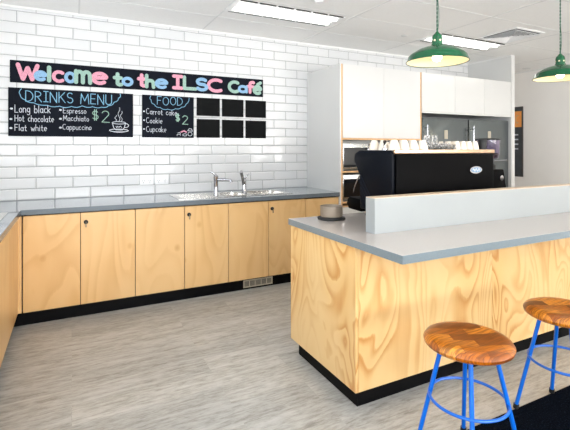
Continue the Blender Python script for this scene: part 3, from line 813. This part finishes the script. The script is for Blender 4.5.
# ------------------------------------------------------------------ espresso machine
EX0, EX1 = 1.80, 2.755
r = root('espresso_machine', 'large black espresso machine on the island behind the pale upstand', 'coffee machine', (2.28, 2.27, .9003))
prof = [(2.065, .955), (2.065, 1.34), (2.085, 1.362), (2.40, 1.362), (2.455, 1.338), (2.472, 1.30), (2.445, 1.25), (2.395, 1.19), (2.395, .955)]
for x0, x1 in ((EX0, EX0 + .022), (EX1 - .022, EX1)):
    sp = MB().prism_x(prof, x0, x1, .006).build('side_panel', M['navy'], r)
    rb = MB(); sx = x0 - .004 if x0 == EX0 else x1 + .004; ex = x0 + .001 if x0 == EX0 else x1 - .001
    for k in range(6):
        o_ = k * .040                       # diagonal gills under the slanting edge
        ya, za = 2.388, 1.185 - o_; yb, zb = max(2.08, 2.388 - .155 + k * .005), 0
        zb = za - (ya - yb) * 1.28
        if zb < .965: yb = ya - (za - .965) / 1.28; zb = .965
        rb.tube([((sx + ex) / 2, ya, za), ((sx + ex) / 2, yb, zb)], .0028, 6)
    rb.build('gills', M['rib'], sp)
MB().prism_x([(2.07, .955), (2.07, 1.335), (2.088, 1.345), (2.36, 1.345), (2.36, 1.22), (2.22, 1.12), (2.22, .955)], EX0 + .023, EX1 - .023, .004).build('body', M['machine'], r)
MB().box(EX0 + .023, EX1 - .023, 2.050, 2.069, .955, 1.338, .006).build('rear_panel', M['machine'], r)
MB().box(EX0 + .012, EX1 - .004, 2.052, 2.078, 1.3385, 1.366, .005).build('rail', M['copper'], r, label='warm metal rail along the top edge')
MB().box(EX0 + .023, EX1 - .023, 2.079, 2.40, 1.3455, 1.3525).build('cup_tray', M['steel'], r, smooth=False)
b = MB(); b.prism_x([(2.37, .945), (2.37, 1.015), (2.54, 1.022), (2.566, 1.005), (2.575, .97), (2.55, .935), (2.40, .928)], EX0 + .01, EX1 - .01, .008)
b.build('drip_tray', M['machine'], r)
b = MB()
for x in (EX0 + .07, EX1 - .07):
    for y in (2.12, 2.40): b.tube([(x, y, .9003), (x, y, .957)], .02, 14)
b.build('feet', M['chrome'], r)
for x in (2.02, 2.29, 2.56):
    g = MB().lathe([(0, 0), (.036, 0), (.036, .03), (.028, .04), (.028, .075), (0, .075)], (x, 2.42, 1.135), 20).build('group_head', M['chrome'], r)
    MB().tube([(x, 2.42, 1.15), (x, 2.47, 1.14), (x, 2.58, 1.115)], [.012, .012, .014], 10).build('portafilter_handle', M['rubber'], g)
for x in (EX0 + .03, EX1 - .03):
    MB().tube([(x, 2.37, 1.178), (x, 2.42, 1.19), (x, 2.455, 1.165), (x, 2.50, 1.09), (x, 2.515, 1.055)], [.008, .008, .0055, .0055, .0045], 10).build('steam_wand', M['chrome'], r)
# oval emblem on the rear panel
b = MB(); n = 32; cx, cz = 2.545, 1.222
def oval(b, rx, rz, y0, y1):
    a = [b.bm.verts.new((cx + rx * math.cos(2 * PI * k / n), y0, cz + rz * math.sin(2 * PI * k / n))) for k in range(n)]
    c = [b.bm.verts.new((cx + rx * math.cos(2 * PI * k / n), y1, cz + rz * math.sin(2 * PI * k / n))) for k in range(n)]
    b.bm.faces.new(a); b.bm.faces.new(c[::-1])
    for k in range(n): b.bm.faces.new((a[k], a[(k + 1) % n], c[(k + 1) % n], c[k]))
oval(b, .060, .025, 2.046, 2.051)
em = b.build('emblem', M['chrome'], r, label='oval silver and blue emblem')
b = MB(); oval(b, .050, .018, 2.0445, 2.0459); b.build('emblem_field', M['embl'], em)
b = MB(); b.ribbon([(cx - .035 + .07 * k / 12, cz + .010 * math.sin(k * 1.35)) for k in range(13)], .006, 2.0440)
b.build('script', M['c_white'], em, smooth=False, recalc=False)

# grinder
gx, gy = 3.005, 2.34
r = root('coffee_grinder', 'black coffee grinder with a smoky purple bean hopper, beside the espresso machine', 'grinder', (gx, gy, .9003))
def prism_y(b, prof, y0, y1, bev):
    a = [b.bm.verts.new((x, y0, z)) for x, z in prof]; c = [b.bm.verts.new((x, y1, z)) for x, z in prof]
    n = len(a); b.bm.faces.new(a); b.bm.faces.new(c[::-1])
    for k in range(n): b.bm.faces.new((a[k], a[(k + 1) % n], c[(k + 1) % n], c[k]))
    bmesh.ops.bevel(b.bm, geom=list({e for v in a + c for e in v.link_edges}), offset=bev, segments=3, profile=.5, affect='EDGES')
b = MB(); prism_y(b, [(gx - .15, .902), (gx + .15, .902), (gx + .145, 1.0), (gx + .112, 1.205), (gx - .112, 1.205), (gx - .145, 1.0)], gy - .1, gy + .14, .012)
b.build('body', M['machine'], r)
MB().lathe([(0, 1.204), (.06, 1.204), (.062, 1.235), (.045, 1.25), (.045, 1.285), (0, 1.285)], (gx + .04, gy, 0), 24).build('neck', M['rubber'], r)
h = MB().lathe([(.046, 1.286), (.075, 1.292), (.090, 1.32), (.094, 1.44), (.091, 1.44), (.087, 1.322), (.072, 1.295), (.046, 1.289)], (gx + .04, gy, 0), 32, closed=True).build('hopper', M['hopper'], r)
MB().lathe([(0, 1.290), (.066, 1.297), (.083, 1.322), (.084, 1.332), (.04, 1.345), (0, 1.35)], (gx + .04, gy, 0), 28).build('beans', M['bean'], h)
MB().lathe([(0, 1.455), (.085, 1.455), (.097, 1.449), (.097, 1.4405), (0, 1.4405)], (gx + .04, gy, 0), 32).build('lid', M['rubber'], r)
MB().tube([(gx + .08, gy - .02, 1.268), (gx + .2, gy - .06, 1.275)], [.006, .006], 8).build('lever', M['chrome'], r)
b = MB(); ox = gx + .075
b.tube([(ox, gy - .0995, 1.135), (ox, gy - .106, 1.135)], .022, 20); b.build('badge', M['chrome'], r, label='round silver badge')
tag(MB().lathe([(0, 0), (.029, 0), (.029, .070), (.031, .072), (.031, .084), (.027, .087), (0, .087)], (2.712, 2.125, 1.3527), 28).build('black_tin', M['rubber']), 'small black tin standing on the espresso machine at the grinder end', 'tin')

# cups and glasses on the machine
TT = 1.3527
def make_cup(label, group, R, H):
    c = root('coffee_cup', label, 'cup', (0, 0, 0), group)
    MB().lathe([(0, H), (R * .5, H), (R * .52, H - .004), (R * .8, H * .6), (R * .97, H * .2), (R, 0), (R - .004, .0), (R * .9, H * .25), (R * .7, H * .62), (0, H - .008)], (0, 0, 0), 24).build('bowl', M['porcelain'], c)
    MB().tube([(R * .8, 0, H * .72), (R * 1.15, 0, H * .78), (R * 1.42, 0, H * .55), (R * 1.2, 0, H * .27), (R * .92, 0, H * .3)], .004, 8).build('handle', M['porcelain'], c)
    return c
def make_glass(R, H, label, group):
    o = MB().lathe([(0, H), (R * .72, H), (R * .8, H * .7), (R, 0), (R - .0025, 0), (R * .8 - .0025, H * .7), (R * .72 - .003, H - .008), (0, H - .008)], (0, 0, 0), 20).build('espresso_glass', M['glass'])
    return tag(o, label, 'glass', group)
proto = None
sp = [(1.868 + .082 * i, y) for y in (2.124, 2.224, 2.324) for i in range(4)]
for i, (x, y) in enumerate(sp):
    L = 'large white cup upturned on the espresso machine at its tamper end'
    if proto is None: proto = make_cup(L, 'large upturned cups on the machine', .040, .076); c = proto
    else: c = copy_tree(proto)
    c.location = (x, y, TT); c.rotation_euler.z = random.uniform(.6, 2.4)
proto = None
for i, (x, y) in enumerate([(2.44 + .063 * i, y) for y in (2.125, 2.195, 2.265) for i in range(4)]):
    L = 'small white cup upturned on the espresso machine at its grinder end'
    if proto is None: proto = make_cup(L, 'small upturned cups on the machine', .030, .072); c = proto
    else: c = copy_tree(proto)
    c.location = (x, y, TT); c.rotation_euler.z = random.uniform(.6, 2.4)
proto = None
for i, (x, y) in enumerate([(2.19 + .052 * i, y) for y in (2.12, 2.175, 2.23) for i in range(5)]):
    if proto is None: proto = make_glass(.024, .055, 'small clear glass upturned on the machine between the large and small cups', 'clear glasses on the machine'); c = proto
    else: c = copy_tree(proto)
    c.location = (x - (.012 if x < 2.2 else 0), y, TT)
for i, (x, y) in enumerate([(2.185, 2.148), (2.235, 2.205), (2.252, 2.148)]):
    c = copy_tree(proto); c.location = (x, y, TT + .0555); c['label'] = 'small clear glass stacked on top of the other glasses'; c['group'] = 'stacked glasses on the machine'
r = root('coffee_tamper', 'black and chrome tamper standing on the end of the espresso machine', 'tamper', (1.835, 2.174, 1.3625))
MB().lathe([(0, 0), (.020, 0), (.020, .012), (.006, .017), (.006, .03), (0, .03)], (1.835, 2.174, 1.3625), 16).build('foot', M['chrome'], r)
MB().lathe([(0, .03), (.011, .031), (.008, .04), (.014, .055), (.010, .064), (0, .066)], (1.835, 2.174, 1.3625), 16).build('handle', M['rubber'], r)

# ------------------------------------------------------------------ stools
def make_stool(loc, label):
    s = root('bar_stool', label, 'stool', (0, 0, 0), 'blue legged stools at the island')
    H = .555; R = .184
    MB().lathe([(0, H - .006), (R * .5, H - .004), (R * .74, H), (R * .86, H - .003), (R * .95, H - .010), (R, H - .024), (R * .985, H - .036), (R * .93, H - .044), (0, H - .044)], n=48).build('seat', M['seat'], s)
    MB().lathe([(0, H - .0445), (.11, H - .0445), (.11, H - .050), (0, H - .050)], n=32).build('seat_plate', M['blue'], s)
    for sx, sy in ((-1, -1), (1, -1), (1, 1), (-1, 1)):
        l = MB().tube([(sx * .074, sy * .074, H - .049), (sx * .155, sy * .155, .012)], .0096, 12).build('leg', M['blue'], s)
        MB().tube([(sx * .1565, sy * .1565, .0), (sx * .1535, sy * .1535, .022)], .0135, 12).build('foot_cap', M['rubber'], l)
    zr = .285; a = .155 - (.081 / (H - .056)) * (zr - .012)
    MB().torus((0, 0, zr), a * math.sqrt(2) + .003, .0065, 64, 8).build('footrest_ring', M['blue'], s)
    s.location = loc; return s
st = make_stool((1.532, 1.273, .010), 'round wooden stool with blue legs, the whole seat in view')
s2 = copy_tree(st); s2.location = (2.241, 1.277, .010); s2.rotation_euler.z = 0
s2['label'] = 'round wooden stool with blue legs, its seat cut off by the photo edge'

o = MB().box(.9, 5.6, -2.6, 1.43, 0, .008).build('carpet_mat', M['carpet'], smooth=False)
tag(o, 'charcoal carpet laid on the plank floor under the stools', 'carpet')

# ------------------------------------------------------------------ pendants
def make_pendant(loc, label):
    p = root('pendant_lamp', label, 'pendant lamp', loc, 'green enamel pendants over the island')
    x, y, z = loc; R = .205
    outer = [(R, 0), (R * .985, .006), (R * .93, .038), (R * .86, .052), (R * .6, .084), (R * .36, .101), (.034, .112)]
    MB().lathe(outer, loc, 56).build('shade', M['green'], p, recalc=False)
    inner = [(r_ - .0025 if r_ > .05 else r_, zz - .0025) for r_, zz in outer]
    inner[0] = (R - .0005, -.0005)
    sh = MB().lathe(inner[::-1], loc, 56).build('shade_lining', M['enamel'], p, recalc=False)
    MB().torus((x, y, z), R, .003, 56, 6).build('rim', M['green'], p)
    MB().lathe([(.040, .108), (.040, .118), (.035, .122), (.035, .165), (.031, .18), (.017, .194), (.007, .207), (0, .208)], loc, 24).build('lamp_holder', M['green'], p)
    b = MB()
    for k in range(6):
        a = k * PI / 3 + .3
        b.tube([(x + .029 * math.cos(a), y + .029 * math.sin(a), z + .142), (x + .0365 * math.cos(a), y + .0365 * math.sin(a), z + .142)], .007, 8)
    b.build('vent_holes', M['enamel'], p)
    MB().lathe([(0, .002), (.018, .006), (.03, .022), (.03, .04), (.018, .07), (.014, .108), (0, .108)], loc, 20).build('bulb', M['bulb'], p)
    b = MB(); n = 60; L = CEIL - (z + .2)
    for ph in (0, PI):
        b.tube([(x + .003 * math.cos(ph + k * .9), y + .003 * math.sin(ph + k * .9), z + .2 + L * k / n) for k in range(n + 1)], .0028, 6)
    b.build('cord', M['cord'], p)
    b = MB()     # loose earth wire
    b.tube([(x + .004 + .013 * math.sin(PI * k / 14), y, z + .2 + .24 * k / 14) for k in range(15)], .0018, 6)
    b.build('loose_wire', M['cord'], p)
    MB().lathe([(0, CEIL - .03), (.03, CEIL - .03), (.045, CEIL - .0005), (0, CEIL - .0005)], (x, y, 0), 24).build('ceiling_rose', M['plastic'], p)
    return p
p1 = make_pendant((2.238, 2.112, 1.968), 'green enamel pendant lamp hanging nearer the tiled wall of menus, whole shade in view')
p2 = copy_tree(p1); p2.location = (3.665, 2.12, 1.962); p2['label'] = 'green enamel pendant lamp with its shade cut off by the photo edge'
p3 = copy_tree(p1); p3.location = (5.09, 2.12, 1.962); p3['label'] = 'third green enamel pendant added to light the right wall, beyond the photo edge'  # added out of view to brighten the right wall

# ------------------------------------------------------------------ ceiling fittings
def make_troffer(x0, y0, label):
    x1, y1 = x0 + 1.13, y0 + .32; z = CEIL
    t = root('ceiling_light', label, 'ceiling light', ((x0 + x1) / 2, (y0 + y1) / 2, z), 'recessed fluorescent ceiling lights')
    f = MB(); f.box(x0, x1, y0, y0 + .03, z - .008, z - .0022); f.box(x0, x1, y1 - .03, y1, z - .008, z - .0022)
    f.box(x0, x0 + .05, y0 + .03, y1 - .03, z - .008, z - .0022); f.box(x1 - .05, x1, y0 + .03, y1 - .03, z - .008, z - .0022)
    f.box(x0 + .05, x1 - .05, (y0 + y1) / 2 - .008, (y0 + y1) / 2 + .008, z - .008, z - .0022)
    f.build('frame', M['plastic'], t, smooth=False)
    MB().box(x0 + .05, x1 - .05, y0 + .03, y1 - .03, z - .0045, z - .0022).build('diffuser', M['lampwhite'], t, smooth=False)
    for yc in (y0 + .09, y1 - .09):
        MB().tube([(x0 + .055, yc, z - .012), (x1 - .055, yc, z - .012)], .012, 10).build('tube', M['tube'], t)
    for yc in (y0 - .004, y1 + .004):
        b = MB()
        for k in range(6):
            a = x0 + .02 + k * (x1 - x0 - .04) / 6; b.box(a + .012, a + (x1 - x0 - .04) / 6 - .012, yc - .007, yc + .007, z - .0092, z - .0022)
        b.build('air_slot', M['slot'], t, smooth=False)
    return t
t0 = make_troffer(1.272, 3.43, 'twin tube ceiling light above the chalkboards, whole fitting in view')
t1 = copy_tree(t0); t1.location.x += 2.40; t1['label'] = 'twin tube ceiling light beyond the green pendant, above the fridges'
for x, y in ((-.6, 1.03), (1.81, 1.03), (4.2, 1.03), (1.81, -1.37), (4.2, -1.37), (5.55, 4.95)):  # unseen lights added to brighten the room; the last one lights the passage wall
    c = copy_tree(t0); c.location.x = x + .03; c.location.y = y + .16; c['label'] = 'twin tube ceiling light added to brighten the room, outside the photo'; c['group'] = 'ceiling lights outside the photo'
# square air diffuser
vx0, vx1, vy0, vy1 = 4.21, 4.70, 2.88, 3.36
r = root('air_diffuser', 'square louvred air vent in the ceiling between the two pendants', 'air vent', ((vx0 + vx1) / 2, (vy0 + vy1) / 2, CEIL))
def sq_ring(b, h0, z0, h1, z1, t=.003):
    cx, cy = (vx0 + vx1) / 2, (vy0 + vy1) / 2
    q = lambda h, z: [b.bm.verts.new((cx + sx * h, cy + sy * h, z)) for sx, sy in ((-1, -1), (1, -1), (1, 1), (-1, 1))]
    a, c, d, e = q(h0, z0), q(h1, z1), q(h1, z1 - t), q(h0, z0 - t)
    for u, v in ((a, c), (c, d), (d, e), (e, a)):
        for k in range(4): b.bm.faces.new((u[k], u[(k + 1) % 4], v[(k + 1) % 4], v[k]))
b = MB(); sq_ring(b, .24, CEIL - .0005, .215, CEIL - .004, .005); b.build('frame', M['plastic'], r, smooth=False)
MB().box(vx0 + .03, vx1 - .03, vy0 + .03, vy1 - .03, CEIL - .003, CEIL - .0005).build('backing', M['slot'], r, smooth=False)
b = MB()
for k in range(5): sq_ring(b, .205 - k * .035, CEIL - .024, .185 - k * .035, CEIL - .006, .002)
b.box((vx0 + vx1) / 2 - .03, (vx0 + vx1) / 2 + .03, (vy0 + vy1) / 2 - .03, (vy0 + vy1) / 2 + .03, CEIL - .022, CEIL - .019)
b.build('louvres', M['plastic'], r, smooth=False)
tag(MB().lathe([(0, -.035), (.025, -.034), (.04, -.02), (.05, -.0005), (0, -.0005)], (1.90, 3.10, CEIL), 24).build('smoke_detector', M['plastic']), 'white round smoke detector on the ceiling at the top edge of the photo', 'smoke detector')
tag(MB().lathe([(0, -.006), (.03, -.006), (.035, -.0005), (0, -.0005)], (3.39, 3.69, CEIL), 24).build('sprinkler_cover', M['tbar']), 'small round sprinkler cover on the ceiling near the green pendant', 'sprinkler')
tag(MB().lathe([(0, -.006), (.06, -.006), (.065, -.0005), (0, -.0005)], (6.55, 4.32, CEIL), 24).build('downlight', M['tbar']), 'small flat downlight on the ceiling beyond the white nib wall', 'downlight')

# ------------------------------------------------------------------ light
def area(name, loc, rot, sx, sy, power, col):
    l = bpy.data.lights.new(name, 'AREA'); l.shape = 'RECTANGLE'; l.size = sx; l.size_y = sy; l.energy = power; l.color = col
    o = bpy.data.objects.new(name, l); COL.objects.link(o); o.location = loc; o.rotation_euler = rot; return o
# rear lights added, tilted up to brighten the ceiling; side light is window daylight
area('ceiling_fill_rear', (1.05, YR + .02, 1.35), (PI / 2 + 1.0, 0, 0), 3.0, 2.0, 340, (.93, .96, 1))
area('ceiling_fill_rear_far', (4.65, YR + .02, 1.35), (PI / 2 + 1.0, 0, 0), 3.0, 2.0, 350, (1, .96, .91))
area('daylight_side', (XL + .02, 1.15, 1.68), (0, -PI / 2 - .6, 0), 1.2, 3.4, 90, (.86, .93, 1))
wd = bpy.data.worlds.new('World'); S.world = wd; wd.use_nodes = True
nt = wd.node_tree; sky = nt.nodes.new('ShaderNodeTexSky'); sky.sky_type = 'HOSEK_WILKIE'
sky.sun_direction = Vector((.3, .6, .6)).normalized()
nt.links.new(sky.outputs[0], nt.nodes['Background'].inputs[0]); nt.nodes['Background'].inputs[1].default_value = 1.0

# ------------------------------------------------------------------ camera
cam = bpy.data.cameras.new('camera'); co = bpy.data.objects.new('camera', cam); COL.objects.link(co)
co.location = (0, 0, 1.3769); co.rotation_euler = (PI / 2, 0, -.4683)
cam.sensor_fit = 'HORIZONTAL'; cam.sensor_width = 36; cam.lens = 36 * 421.95 / 570
cam.shift_y = -(215 - 147.91) / 570; cam.clip_start = .02
S.camera = co
S.view_settings.view_transform = 'Standard'; S.view_settings.look = 'None'
S.view_settings.exposure = 0.03; S.view_settings.gamma = 1; S.view_settings.use_curve_mapping = False
S.cycles.max_bounces = 8; S.cycles.diffuse_bounces = 5; S.cycles.glossy_bounces = 4; S.cycles.transmission_bounces = 8
S.cycles.sample_clamp_indirect = 6; S.cycles.caustics_reflective = False; S.cycles.caustics_refractive = False
